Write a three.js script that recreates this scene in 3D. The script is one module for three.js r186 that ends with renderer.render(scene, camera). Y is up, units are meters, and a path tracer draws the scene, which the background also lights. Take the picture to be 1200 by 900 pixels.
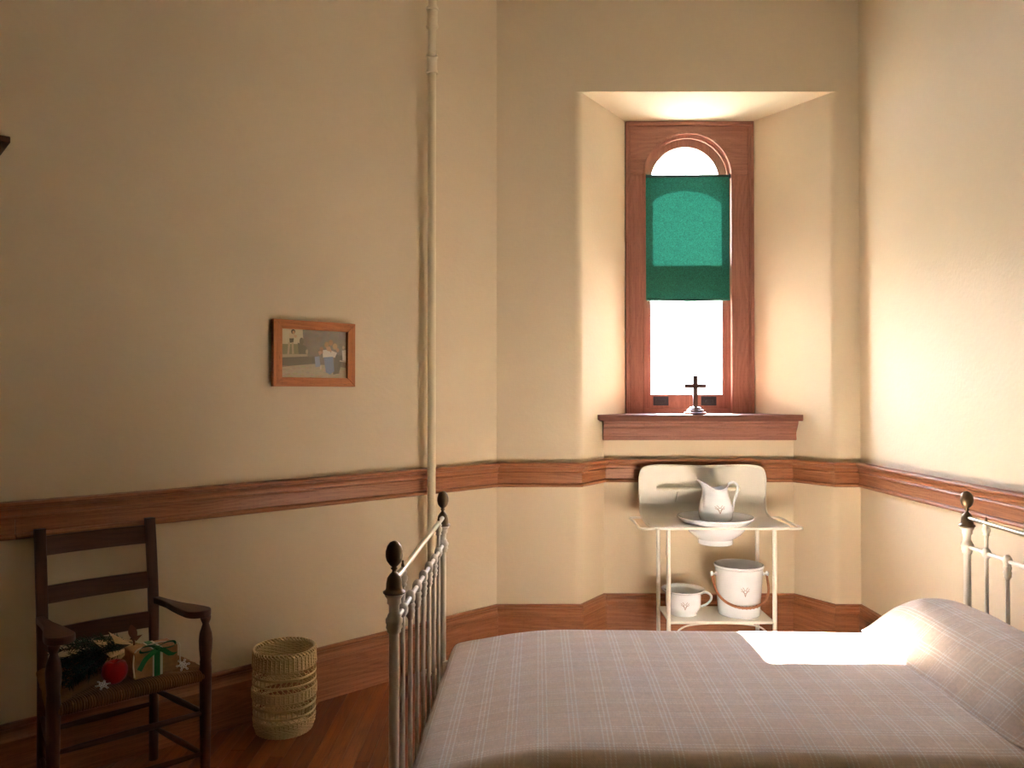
import * as THREE from 'three';
import { RoundedBoxGeometry } from 'three/addons/geometries/RoundedBoxGeometry.js';
import { mergeGeometries, toCreasedNormals } from 'three/addons/utils/BufferGeometryUtils.js';

// ---------------------------------------------------------------- camera, sky, sun, exposure
const scene = new THREE.Scene();
const camera = new THREE.PerspectiveCamera(53.13, 4 / 3, 0.05, 200);
camera.position.set(0, 1.45, 0);
camera.lookAt(0, 1.45 + Math.tan(THREE.MathUtils.degToRad(0.64)) * 10, -10);
scene.add(camera);

const renderer = new THREE.WebGLRenderer({ antialias: true });
renderer.toneMapping = THREE.LinearToneMapping;
renderer.toneMappingExposure = 90;
renderer.shadowMap.enabled = true;

{ // clear winter sky: pale at the horizon, blue above
  const W = 64, H = 64, a = new Float32Array(W * H * 4);
  for (let r = 0; r < H; r++) {
    const t = Math.max(0, ((r + 0.5) / H) * 2 - 1), k = Math.pow(t, 0.6);
    for (let c = 0; c < W; c++) {
      const i = (r * W + c) * 4;
      a[i] = 0.82 + (0.36 - 0.82) * k; a[i + 1] = 0.86 + (0.52 - 0.86) * k; a[i + 2] = 0.95 + (0.86 - 0.95) * k; a[i + 3] = 1;
    }
  }
  const t = new THREE.DataTexture(a, W, H, THREE.RGBAFormat, THREE.FloatType);
  t.mapping = THREE.EquirectangularReflectionMapping; t.magFilter = THREE.LinearFilter; t.needsUpdate = true;
  scene.background = t;
  scene.backgroundIntensity = 1.2;
}
const sun = new THREE.DirectionalLight(new THREE.Color(1, 0.965, 0.9), 3.4);
sun.position.set(1.03 + 0.02 * 8, 0.56 + 0.619 * 8, -2.5 - 8);
sun.target.position.set(1.03, 0.56, -2.5);
sun.shadow.camera.left = -6; sun.shadow.camera.right = 6; sun.shadow.camera.top = 6; sun.shadow.camera.bottom = -6; sun.shadow.camera.far = 30;
sun.shadow.mapSize.set(2048, 2048);
scene.add(sun, sun.target);

// ---------------------------------------------------------------- helpers
let seed = 20231;
const rnd = () => { seed = (seed * 1664525 + 1013904223) >>> 0; return seed / 4294967296; };
const rr = (a, b) => a + (b - a) * rnd();
const V3 = (x, y, z) => new THREE.Vector3(x, y, z);
const PI = Math.PI;
function hash(x, y, s) { let h = (x * 374761393 + y * 668265263 + s * 1442695041) | 0; h = Math.imul(h ^ (h >>> 13), 1274126177); return ((h ^ (h >>> 16)) >>> 0) / 4294967296; }
function vnoise(u, v, pu, pv, s = 0) { // tileable value noise, u and v in cells, periods pu, pv
  const x0 = Math.floor(u), y0 = Math.floor(v), fx = u - x0, fy = v - y0, sx = fx * fx * (3 - 2 * fx), sy = fy * fy * (3 - 2 * fy);
  const m = (a, p) => ((a % p) + p) % p;
  const a = hash(m(x0, pu), m(y0, pv), s), b = hash(m(x0 + 1, pu), m(y0, pv), s), c = hash(m(x0, pu), m(y0 + 1, pv), s), d = hash(m(x0 + 1, pu), m(y0 + 1, pv), s);
  return a + (b - a) * sx + (c - a) * sy + (a - b - c + d) * sx * sy;
}
function fbm(u, v, pu, pv, oct, s = 0) { let r = 0, w = 0.5, n = 0; for (let i = 0; i < oct; i++) { r += w * vnoise(u * pu * (1 << i), v * pv * (1 << i), pu * (1 << i), pv * (1 << i), s + i); n += w; w *= 0.5; } return r / n; }
function makeTex(w, h, fn, srgb = true, rx = 1, ry = 1) {
  const a = new Uint8Array(w * h * 4);
  for (let j = 0; j < h; j++) for (let i = 0; i < w; i++) {
    const c = fn((i + 0.5) / w, (j + 0.5) / h), k = (j * w + i) * 4;
    a[k] = Math.max(0, Math.min(255, c[0])); a[k + 1] = Math.max(0, Math.min(255, c[1])); a[k + 2] = Math.max(0, Math.min(255, c[2])); a[k + 3] = 255;
  }
  const t = new THREE.DataTexture(a, w, h, THREE.RGBAFormat);
  t.wrapS = t.wrapT = THREE.RepeatWrapping; t.magFilter = THREE.LinearFilter; t.minFilter = THREE.LinearMipmapLinearFilter; t.generateMipmaps = true;
  if (srgb) t.colorSpace = THREE.SRGBColorSpace;
  t.repeat.set(rx, ry); t.needsUpdate = true;
  return t;
}
const mixc = (a, b, t) => [a[0] + (b[0] - a[0]) * t, a[1] + (b[1] - a[1]) * t, a[2] + (b[2] - a[2]) * t];
// wood: u runs along the grain, tile = 1 m by 0.25 m
function woodTex(c1, c2, s, strength = 1, w = 1024, h = 256) {
  return makeTex(w, h, (u, v) => {
    const warp = fbm(u, v, 2, 2, 3, s + 40);
    const ring = 0.5 + 0.5 * Math.sin((v * 6 + warp * 5.5 + 0.5 * fbm(u, v, 3, 12, 2, s + 50)) * 2 * PI);
    const fine = fbm(u, v, 8, 110, 3, s), pore = vnoise(u * 50, v * 240, 50, 240, s + 9), broad = fbm(u, v, 3, 4, 2, s + 70);
    let t = 0.2 * ring + 0.5 * fine + 0.3 * broad; t = 0.5 + (t - 0.5) * strength;
    const c = mixc(c1, c2, Math.max(0, Math.min(1, t))), k = pore > 0.82 ? 0.86 : 1;
    return [c[0] * k, c[1] * k, c[2] * k];
  }, true, 1, 4);
}
function std(o) { return new THREE.MeshStandardMaterial(o); }
function phys(o) { return new THREE.MeshPhysicalMaterial(o); }

const clean = (g) => {
  g = g.index ? g.toNonIndexed() : g;
  for (const k of Object.keys(g.attributes)) if (!['position', 'normal', 'uv'].includes(k)) g.deleteAttribute(k);
  if (!g.attributes.normal) g.computeVertexNormals();
  if (!g.attributes.uv) g.setAttribute('uv', new THREE.BufferAttribute(new Float32Array(g.attributes.position.count * 2), 2));
  return g;
};
const merge = (list) => { const l = list.map(clean); return l.length === 1 ? l[0] : mergeGeometries(l); };
const taken = {};
function numbered(name) { const n = taken[name] = (taken[name] ?? -1) + 1; return n ? name + '_' + String(n).padStart(3, '0') : name; }
function obj(name, geos, mat, parent = scene) {
  const m = new THREE.Mesh(merge(Array.isArray(geos) ? geos : [geos]), mat);
  m.name = parent === scene ? numbered(name) : name; parent.add(m);
  return m;
}
function thing(name, label, category, pos = [0, 0, 0], turn = 0, group) {
  const o = new THREE.Group(); o.name = numbered(name); o.position.set(...pos); o.rotation.y = turn;
  o.userData = { label, category }; if (group) o.userData.group = group;
  scene.add(o); return o;
}
function tag(o, label, category, group) { o.userData = { label, category }; if (group) o.userData.group = group; return o; }
function struct(o, label, category = 'structure') { o.userData.kind = 'structure'; o.userData.label = label; o.userData.category = category; return o; }

// uv in metres: u along an axis (the grain), v along the other axis the face shows most of
function grain(g, axis, ou = 0, ov = 0) {
  g = clean(g);
  const p = g.attributes.position, n = g.attributes.normal, uv = new Float32Array(p.count * 2), A = 'xyz'.indexOf(axis), O = [0, 1, 2].filter((k) => k !== A);
  const get = (at, i, k) => at.array[i * 3 + k];
  for (let i = 0; i < p.count; i += 3) {
    const s = [0, 0, 0]; for (let k = 0; k < 3; k++) for (let q = 0; q < 3; q++) s[k] += get(n, i + q, k);
    const b = Math.abs(s[O[0]]) < Math.abs(s[O[1]]) ? O[0] : O[1];
    const end = Math.abs(s[A]) > Math.abs(s[O[0]]) && Math.abs(s[A]) > Math.abs(s[O[1]]);
    for (let q = 0; q < 3; q++) { uv[(i + q) * 2] = (end ? get(p, i + q, O[0]) : get(p, i + q, A)) + ou; uv[(i + q) * 2 + 1] = (end ? get(p, i + q, O[1]) : get(p, i + q, b)) + ov; }
  }
  g.setAttribute('uv', new THREE.BufferAttribute(uv, 2));
  return g;
}
function box(w, h, d, x, y, z, r = 0) { // centre
  const g = r ? new RoundedBoxGeometry(w, h, d, 2, r) : new THREE.BoxGeometry(w, h, d);
  g.translate(x, y, z); return g;
}
function cyl(a, b, r1, r2 = r1, seg = 14) {
  const d = b.clone().sub(a), g = new THREE.CylinderGeometry(r2, r1, d.length(), seg, 1);
  g.applyQuaternion(new THREE.Quaternion().setFromUnitVectors(V3(0, 1, 0), d.clone().normalize()));
  const c = a.clone().add(b).multiplyScalar(0.5); g.translate(c.x, c.y, c.z); return g;
}
function tube(pts, r, seg = 24, rad = 8, closed = false) { return new THREE.TubeGeometry(new THREE.CatmullRomCurve3(pts, closed), seg, r, rad, closed); }
function lathe(pts, seg = 32) { return new THREE.LatheGeometry(pts.map(([r, y]) => new THREE.Vector2(Math.max(r, 0.0001), y)), seg); }
function prism(plan, y0, y1) { // plan: [x, D] with D = distance in front of the camera (z = -D)
  const s = new THREE.Shape(plan.map(([x, d]) => new THREE.Vector2(x, d)));
  const g = new THREE.ExtrudeGeometry(s, { depth: y1 - y0, bevelEnabled: false });
  g.rotateX(-PI / 2); g.translate(0, y0, 0); return g;
}
// flat shape in x,y extruded from distance d0 (nearer) to d1 (farther)
function slab(shape, d0, d1, bevel = 0) {
  const g = new THREE.ExtrudeGeometry(shape, { depth: d1 - d0 - 2 * bevel, bevelEnabled: bevel > 0, bevelSize: bevel, bevelThickness: bevel, bevelOffset: -bevel, bevelSegments: 2, curveSegments: 40 });
  g.translate(0, 0, -d1 + bevel); return g;
}
// moulding profile [out, y] swept along plan path i -> i+1, mitred with its neighbours
function segNormals(path) { return path.slice(1).map((p, i) => { const t = [p[0] - path[i][0], p[1] - path[i][1]], l = Math.hypot(...t); return [t[1] / l, -t[0] / l]; }); }
function mould(path, i, profile, from = 0, to = 1) {
  const N = segNormals(path), last = N.length - 1;
  const off = (k) => { const a = N[Math.max(0, k - 1)], b = N[Math.min(last, k)], q = 1 + a[0] * b[0] + a[1] * b[1]; return [(a[0] + b[0]) / q, (a[1] + b[1]) / q]; };
  const o0 = off(i), o1 = off(i + 1), A = path[i], B = path[i + 1], L = Math.hypot(B[0] - A[0], B[1] - A[1]);
  const at = (pt, k) => {
    const P = [A[0] + o0[0] * pt[0], A[1] + o0[1] * pt[0]], Q = [B[0] + o1[0] * pt[0], B[1] + o1[1] * pt[0]];
    return [P[0] + (Q[0] - P[0]) * k, pt[1], -(P[1] + (Q[1] - P[1]) * k)];
  };
  const pos = [], uv = []; let arc = 0;
  for (let j = 0; j < profile.length; j++) {
    const p = profile[j], q = profile[(j + 1) % profile.length], s = Math.hypot(q[0] - p[0], q[1] - p[1]);
    const a = at(p, from), b = at(p, to), c = at(q, to), d = at(q, from);
    pos.push(...a, ...c, ...b, ...a, ...d, ...c);
    const u0 = from * L, u1 = to * L, v0 = arc, v1 = arc + s;
    uv.push(u0, v0, u1, v1, u1, v0, u0, v0, u0, v1, u1, v1); arc += s;
  }
  for (const k of [from, to]) for (let j = 1; j < profile.length - 1; j++) { // end caps
    const t = [profile[0], profile[j], profile[j + 1]]; if (k === from) t.reverse();
    for (const p of t) { pos.push(...at(p, k)); uv.push(p[0], p[1]); }
  }
  const g = new THREE.BufferGeometry();
  g.setAttribute('position', new THREE.Float32BufferAttribute(pos, 3)); g.setAttribute('uv', new THREE.Float32BufferAttribute(uv, 2)); g.computeVertexNormals();
  return g;
}

// ---------------------------------------------------------------- materials
const plasterBump = makeTex(512, 512, (u, v) => { const k = 255 * (0.6 * fbm(u, v, 8, 8, 4, 3) + 0.4 * fbm(u, v, 80, 80, 2, 5)); return [k, k, k]; }, false, 1, 1);
const plasterMap = makeTex(512, 512, (u, v) => { const k = 0.965 + 0.05 * fbm(u, v, 4, 4, 5, 11); return [231 * k, 216 * k, 187 * k]; }, true, 0.5, 0.5);
const M = {};
M.plaster = std({ map: plasterMap, bumpMap: plasterBump, bumpScale: 0.0012, roughness: 0.8 });
M.ceiling = std({ color: 0xe6dfcd, roughness: 0.9 });
M.stone = std({ color: 0xd8d2c4, roughness: 0.95 });
M.ground = std({ color: 0x8b8878, roughness: 1 });
M.oak = std({ map: woodTex([138, 86, 56], [194, 136, 96], 1, 1.25), roughness: 0.42 });
M.oakWindow = std({ map: woodTex([134, 86, 72], [178, 126, 108], 2, 1.1), roughness: 0.55 });
const floorTex = woodTex([126, 68, 30], [182, 108, 54], 3, 1.2);
M.floor = [0xffffff, 0xe8dccb, 0xd6c2ac, 0xfff0dc, 0xc9b49c].map((c) => std({ map: floorTex, color: c, roughness: 0.38 }));
M.sub = std({ color: 0x2a1a10, roughness: 1 });
M.walnut = std({ map: woodTex([64, 36, 21], [106, 66, 42], 4, 1.1), roughness: 0.45 });
M.pine = std({ map: woodTex([170, 100, 56], [214, 142, 90], 5, 1.2), roughness: 0.5 });
M.cream = std({ color: 0xedebe2, roughness: 0.42 });
M.pipe = std({ color: 0xebdfc2, roughness: 0.5 });
M.iron = std({ color: 0xefe8da, roughness: 0.38 });
M.bronze = std({ color: 0x6e5d47, metalness: 0.75, roughness: 0.36 });
M.brass = std({ color: 0xc9bb98, metalness: 0.9, roughness: 0.28 });
M.ceramic = phys({ color: 0xe9f0f8, roughness: 0.16, clearcoat: 0.6, clearcoatRoughness: 0.08 });
M.glass = phys({ color: 0xffffff, transmission: 1, thickness: 0, roughness: 0, ior: 1.5 });
M.sill = std({ map: woodTex([100, 62, 50], [138, 92, 76], 8, 1.1), roughness: 0.75 });
M.darkMetal = std({ color: 0x3c4046, metalness: 0.6, roughness: 0.45 });

// ---------------------------------------------------------------- the room
const CORNER = [-0.0877, 4.385];
const PATH = [[-3.95, -5.5], [-3.95, 0.91], CORNER, [0.39, 4.385], [0.551, 4.62], [1.692, 4.62], [1.842, 4.385], [1.988, 4.385], [2.274, -5.5], [-3.95, -5.5]];
const CEIL = 4.3, SOFFIT = 3.175;
function arris(p, a, b, r) { // rounds the corner p between a and b in plan
  const u = [a[0] - p[0], a[1] - p[1]], v = [b[0] - p[0], b[1] - p[1]], lu = Math.hypot(...u), lv = Math.hypot(...v), out = [];
  const s = [p[0] + (u[0] / lu) * r, p[1] + (u[1] / lu) * r], e = [p[0] + (v[0] / lv) * r, p[1] + (v[1] / lv) * r];
  for (let i = 0; i <= 6; i++) { const t = i / 6, c = (1 - t) * (1 - t), d = 2 * t * (1 - t), f = t * t; out.push([s[0] * c + p[0] * d + e[0] * f, s[1] * c + p[1] * d + e[1] * f]); }
  return out;
}
const wallUV = (g) => grain(g, 'y');
{
  const wl = obj('wall_left', wallUV(prism([CORNER, [-0.3, 4.62], [-4.15, 1.15], [-3.95, 0.91]], 0, CEIL)), M.plaster);
  struct(wl, 'cream plastered wall behind the armchair', 'wall');
  const wr = obj('wall_right', wallUV(prism([[1.988, 4.385], [2.274, -5.5], [2.5, -5.5], [2.25, 4.385]], 0, CEIL)), M.plaster);
  struct(wr, 'cream plastered wall behind the bed head', 'wall');
  struct(obj('wall_side', wallUV(prism([[-3.95, 0.91], [-4.15, 1.15], [-4.2, -5.5], [-3.95, -5.5]], 0, CEIL)), M.plaster), 'cream plastered wall beyond the armchair', 'wall');
  struct(obj('wall_rear', wallUV(prism([[-4.2, -5.5], [2.5, -5.5], [2.5, -5.75], [-4.2, -5.75]], 0, CEIL)), M.plaster), 'cream plastered wall opposite the window', 'wall');
  // the window wall: two piers with splayed jambs, the head above, the apron below and the masonry outside
  const lp = [[-0.45, 4.385], ...arris([0.39, 4.385], [-0.45, 4.385], [0.719, 4.867], 0.035), [0.719, 4.867], [0.719, 5.002], [-0.45, 5.002]];
  const rp = [[2.25, 4.385], ...arris([1.842, 4.385], [2.25, 4.385], [1.536, 4.867], 0.035), [1.536, 4.867], [1.536, 5.002], [2.25, 5.002]];
  const parts = [
    wallUV(toCreasedNormals(prism(lp, 0, CEIL), 0.5)), wallUV(toCreasedNormals(prism(rp, 0, CEIL), 0.5)),
    wallUV(prism([[0.36, 4.385], [1.872, 4.385], [1.53, 5.002], [0.73, 5.002]], SOFFIT, CEIL)),
    wallUV(prism([[0.551, 4.62], [1.692, 4.62], [1.536, 4.87], [1.536, 5.002], [0.719, 5.002], [0.719, 4.87]], 0, 1.285)),
  ];
  const wf = obj('wall_front', parts, M.plaster);
  struct(wf, 'cream plastered wall with the deep splayed window recess', 'wall');
  const sh = new THREE.Shape([[-0.6, 0], [2.4, 0], [2.4, CEIL], [-0.6, CEIL]].map((p) => new THREE.Vector2(...p)));
  const hole = new THREE.Path(); const hx = 1.122, hr = 0.35, hs = 2.69;
  hole.moveTo(hx - hr, 1.22); hole.lineTo(hx - hr, hs); hole.absarc(hx, hs, hr, PI, 0, true); hole.lineTo(hx + hr, 1.22); hole.lineTo(hx - hr, 1.22);
  sh.holes.push(hole);
  struct(obj('wall_outer', slab(sh, 5.004, 5.38), M.stone), 'pale stone outer face of the window wall', 'wall');
  struct(obj('ceiling', box(7, 0.2, 11.6, -0.85, CEIL + 0.1, 0.15), M.ceiling), 'plain pale ceiling above the room', 'ceiling');
  struct(obj('ground', box(120, 0.2, 120, 0, -4.1, -30), M.ground), 'pale ground outside far below the window', 'ground');
}
// floor: narrow boards running towards the window wall
{
  const fl = obj('floor', prism([[-4.2, -5.75], [-4.2, 1.2], [-0.45, 4.7], [-0.45, 5.38], [2.5, 5.38], [2.5, -5.75]], -0.14, -0.02), M.sub);
  struct(fl, 'reddish brown narrow board floor', 'floor');
  const w = 0.0585;
  for (let x = -3.95 + w / 2; x < 2.15; x += w) {
    let end = 4.38;
    if (x < CORNER[0]) end = Math.min(4.38, CORNER[1] + (x - w / 2 - CORNER[0]) / 1.1113 + 0.03);
    else if (x > 0.58 && x < 1.66) end = 4.61;
    let d = -5.49;
    const cuts = [rr(0.8, 1.6), rr(2.4, 3.7)].filter((c) => c < end - 0.2).concat(end);
    for (const c of cuts) {
      const g = box(w - 0.0012, 0.02, c - d - 0.0012, x, -0.01 + rr(-0.0006, 0.0003), -(d + c) / 2, 0.0012);
      obj('plank', grain(g, 'z', rnd() * 7, rnd() * 7), M.floor[Math.floor(rnd() * 5)], fl);
      d = c;
    }
  }
}
// chair rail and baseboard, one length per stretch of wall
const RAIL_TOP = 1.052;
const arcP = (x0, y0, x1, y1, bow, n = 4) => { const o = []; for (let i = 0; i <= n; i++) { const t = i / n, nx = y1 - y0, ny = -(x1 - x0), b = bow * 4 * t * (1 - t); o.push([x0 + (x1 - x0) * t + nx * b, y0 + (y1 - y0) * t + ny * b]); } return o; };
const capProfile = [[0, RAIL_TOP], ...arcP(0.05, RAIL_TOP, 0.05, RAIL_TOP - 0.015, -0.3, 3), [0.043, RAIL_TOP - 0.017], [0.043, RAIL_TOP - 0.021], ...arcP(0.041, RAIL_TOP - 0.023, 0.022, RAIL_TOP - 0.05, 0.2, 5), [0.027, RAIL_TOP - 0.052], ...arcP(0.029, RAIL_TOP - 0.054, 0.027, RAIL_TOP - 0.063, -0.25, 3), [0, RAIL_TOP - 0.063]].reverse();
const boardProfile = [[0, RAIL_TOP - 0.062], [0.016, RAIL_TOP - 0.062], [0.016, RAIL_TOP - 0.114], [0.0145, RAIL_TOP - 0.116], ...arcP(0.022, RAIL_TOP - 0.118, 0.022, RAIL_TOP - 0.136, -0.35, 4), [0.016, RAIL_TOP - 0.139], [0, RAIL_TOP - 0.139]].reverse();
const B = 0.247;
const baseCap = [[0, B], [0.016, B], ...arcP(0.021, B - 0.003, 0.021, B - 0.016, -0.35, 3), [0.014, B - 0.019], ...arcP(0.016, B - 0.022, 0.034, B - 0.054, 0.22, 5), [0.038, B - 0.056], [0.038, B - 0.066], [0, B - 0.066]].reverse();
const baseBoard = [[0, B - 0.065], [0.027, B - 0.065], [0.027, 0.001], [0, 0.001]].reverse();
const places = ['beyond the armchair', 'behind the armchair', 'left of the window recess', 'on the left jamb of the window recess', 'behind the washstand', 'on the right jamb of the window recess', 'right of the window recess', 'behind the bed head', 'opposite the window'];
const sides = ['side', 'left', 'front_left', 'jamb_left', 'recess', 'jamb_right', 'front_right', 'right', 'rear'];
for (let i = 0; i < PATH.length - 1; i++) {
  const closed = PATH;
  const r = new THREE.Group(); r.name = 'trim_' + (i + 1); scene.add(r); struct(r, 'moulded oak chair rail ' + places[i], 'chair rail');
  obj('cap_moulding', mould(closed, i, capProfile), M.oak, r);
  const seams = i === 1 ? [0, 0.55, 1] : [0, 1];
  for (let k = 0; k < seams.length - 1; k++) obj('rail_board', mould(closed, i, boardProfile, seams[k] + (k ? 0.0006 : 0), seams[k + 1]), M.oak, r);
  const b = new THREE.Group(); b.name = 'baseboard_' + sides[i]; scene.add(b); struct(b, 'tall oak baseboard with a moulded top ' + places[i], 'baseboard');
  obj('base_moulding', mould(closed, i, baseCap), M.oak, b);
  obj('base_board', mould(closed, i, baseBoard), M.oak, b);
}

// ---------------------------------------------------------------- the window
{
  const cx = 1.122, spring = 2.823, R = 0.276, x0 = 0.721, x1 = 1.534, top = 3.172, base = 1.31;
  const win = new THREE.Group(); win.name = 'window_1'; scene.add(win); struct(win, 'narrow arched sash window in a reddish oak frame', 'window');
  const rect = (a, b, c, d) => new THREE.Shape([[a, b], [c, b], [c, d], [a, d]].map((p) => new THREE.Vector2(...p)));
  const arch = (r, y0, ySpring, P = THREE.Path) => { const h = new P(); h.moveTo(cx - r, y0); h.lineTo(cx - r, ySpring); h.absarc(cx, ySpring, r, PI, 0, true); h.lineTo(cx + r, y0); h.lineTo(cx - r, y0); return h; };
  const D0 = 4.868;
  // head board with the half round cut out, and two upright boards
  const head = new THREE.Shape(); head.moveTo(x0, 2.8335); head.lineTo(cx - R, 2.8335); head.absarc(cx, 2.8335, R, PI, 0, true); head.lineTo(x1, 2.8335); head.lineTo(x1, top); head.lineTo(x0, top); head.lineTo(x0, 2.8335);
  obj('head_casing', grain(slab(head, D0, D0 + 0.04, 0.002), 'x'), M.oakWindow, win);
  for (const [a, b] of [[x0, cx - R], [cx + R, x1]]) obj('side_casing', grain(slab(rect(a, base, b, 2.8325), D0, D0 + 0.04, 0.002), 'y'), M.oakWindow, win);
  obj('back_band', [grain(box(0.022, top - base, 0.03, x0 + 0.011, (top + base) / 2, -D0 + 0.002, 0.004), 'y'), grain(box(0.022, top - base, 0.03, x1 - 0.011, (top + base) / 2, -D0 + 0.002, 0.004), 'y'), grain(box(x1 - x0, 0.026, 0.03, (x0 + x1) / 2, top - 0.013, -D0 + 0.002, 0.004), 'x'),
    grain(box(0.008, top - base - 0.03, 0.014, x0 + 0.028, (top + base) / 2 - 0.015, -D0 + 0.003, 0.003), 'y'), grain(box(0.008, top - base - 0.03, 0.014, x1 - 0.028, (top + base) / 2 - 0.015, -D0 + 0.003, 0.003), 'y')], M.oakWindow, win);
  const ring = (ro, ri, yb, d0, d1, bevel = 0) => { const s = arch(ro, yb, spring, THREE.Shape); s.holes.push(arch(ri, yb + (ro - ri) * 0.2, spring)); return grain(slab(s, d0, d1, bevel), 'y'); };
  // bead round the opening
  { const s = arch(R + 0.012, base, spring, THREE.Shape); s.holes.push(arch(R - 0.001, base, spring)); obj('opening_bead', grain(slab(s, D0 - 0.006, D0 + 0.004, 0.002), 'y'), M.oakWindow, win); }
  obj('jamb', ring(R + 0.03, R, base, D0 + 0.04, 5.002), M.oakWindow, win);
  obj('stop', ring(R + 0.001, R - 0.014, base, D0 + 0.046, D0 + 0.06, 0.002), M.oakWindow, win);
  // sashes
  const us = arch(R - 0.001, 2.09, spring, THREE.Shape); us.holes.push(arch(0.222, 2.285, spring));
  obj('upper_sash', grain(slab(us, 4.966, 5.0, 0.003), 'y'), M.oakWindow, win);
  const ls = rect(cx - R + 0.001, 1.348, cx + R - 0.001, 2.285); ls.holes.push(new THREE.Path([[cx - 0.229, 1.439], [cx + 0.229, 1.439], [cx + 0.229, 2.085], [cx - 0.229, 2.085]].map((p) => new THREE.Vector2(...p))));
  obj('lower_sash', grain(slab(ls, 4.93, 4.964, 0.003), 'y'), M.oakWindow, win);
  const up = arch(0.23, 2.28, spring, THREE.Shape);
  obj('pane', slab(up, 4.983, 4.985), M.glass, win); obj('pane', slab(rect(cx - 0.235, 1.435, cx + 0.235, 2.09), 4.947, 4.949), M.glass, win);
  obj('stool_bead', grain(box(2 * R, 0.036, 0.1, cx, 1.33, -4.955, 0.004), 'x'), M.oakWindow, win);
  // two recessed sash lifts
  for (const lx of [0.955, 1.262]) {
    const l = obj('sash_lift', [box(0.098, 0.058, 0.006, lx, 1.396, -4.928, 0.002)], M.darkMetal, win);
    obj('finger_cup', [box(0.062, 0.006, 0.01, lx, 1.406, -4.922, 0.002), box(0.062, 0.006, 0.01, lx, 1.382, -4.922, 0.002), box(0.006, 0.03, 0.008, lx - 0.028, 1.394, -4.923, 0.002), box(0.006, 0.03, 0.008, lx + 0.028, 1.394, -4.923, 0.002)], M.darkMetal, l);
  }
  // sill board and the moulding beneath it
  const board = prism([[0.515, 4.545], [1.722, 4.545], [1.728, 4.56], [1.655, 4.67], [1.535, 4.867], [1.535, 4.93], [0.72, 4.93], [0.72, 4.867], [0.59, 4.67], [0.508, 4.56]], 1.287, 1.318);
  obj('sill_board', [grain(board, 'x'), grain(box(1.205, 0.034, 0.012, 1.1185, 1.2985, -4.548, 0.004), 'x')], M.sill, win);
  const ap = [[0.545, 4.62], [1.698, 4.62]];
  const prof = [[0, 1.287], [0.066, 1.287], [0.066, 1.268], [0.058, 1.262], [0.056, 1.25], ...arcP(0.05, 1.246, 0.03, 1.222, 0.2, 4), [0.03, 1.19], [0.034, 1.186], [0.034, 1.17], [0.03, 1.166], [0, 1.166]].reverse();
  obj('sill_moulding', mould(ap, 0, prof), M.oakWindow, win);
}
// green roller blind, half way down
{
  const cx = 1.122, D = 4.894, b = thing('roller_blind', 'dark green fabric roller blind half drawn down the arched window', 'blind', [cx, 2.83, -D]);
  const weave = makeTex(512, 512, (u, v) => { const k = 0.62 + 0.55 * fbm(u, v, 60, 60, 3, 71) ; const n = hash(Math.floor(u * 150), Math.floor(v * 150), 5) * 0.25; return [34 * (k + n), 106 * (k + n), 90 * (k + n)]; }, true, 4, 4);
  const mat = phys({ map: weave, roughness: 1, transmission: 0.017, thickness: 0, side: THREE.DoubleSide });
  const g = new THREE.PlaneGeometry(0.534, 0.79, 24, 24), p = g.attributes.position;
  for (let i = 0; i < p.count; i++) p.setZ(i, 0.004 * Math.sin(p.getX(i) * 9) * Math.sin(p.getY(i) * 5));
  { const uv = g.attributes.uv; for (let i = 0; i < p.count; i++) uv.setXY(i, p.getX(i), p.getY(i)); }
  g.translate(0, -0.395, 0); g.computeVertexNormals();
  obj('fabric', g, mat, b);
  obj('roller', [cyl(V3(-0.266, 0.004, -0.004), V3(0.266, 0.004, -0.004), 0.01)], std({ color: 0x2b4f49, roughness: 0.7 }), b);
  for (const s of [-1, 1]) obj('bracket', box(0.012, 0.03, 0.02, s * 0.27, 0.004, -0.006, 0.002), M.darkMetal, b);
  obj('hem_bar', [tube([V3(-0.262, -0.787, 0.003), V3(-0.1, -0.79, 0.005), V3(0, -0.793, 0.005), V3(0.1, -0.791, 0.005), V3(0.266, -0.785, 0.003)], 0.008, 24, 8)], std({ color: 0x2f6b5c, roughness: 0.8 }), b);
}

// ---------------------------------------------------------------- standing cross on the sill
{
  const c = thing('cross', 'small dark cross on a stepped round base on the window sill', 'cross', [1.106, 1.318, -4.635]);
  const m = std({ color: 0x5a4038, metalness: 0.35, roughness: 0.4 });
  obj('base', lathe([[0, 0], [0.066, 0], [0.066, 0.011], [0.062, 0.014], [0.05, 0.015], [0.05, 0.026], [0.046, 0.029], [0.036, 0.03], [0.036, 0.04], [0.03, 0.043], [0.014, 0.045], [0.014, 0.052], [0, 0.053]], 40), m, c);
  obj('upright', box(0.027, 0.186, 0.02, 0, 0.142, 0, 0.002), m, c);
  obj('crossbar', box(0.132, 0.027, 0.02, 0, 0.172, 0.0002, 0.002), m, c);
}

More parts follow.
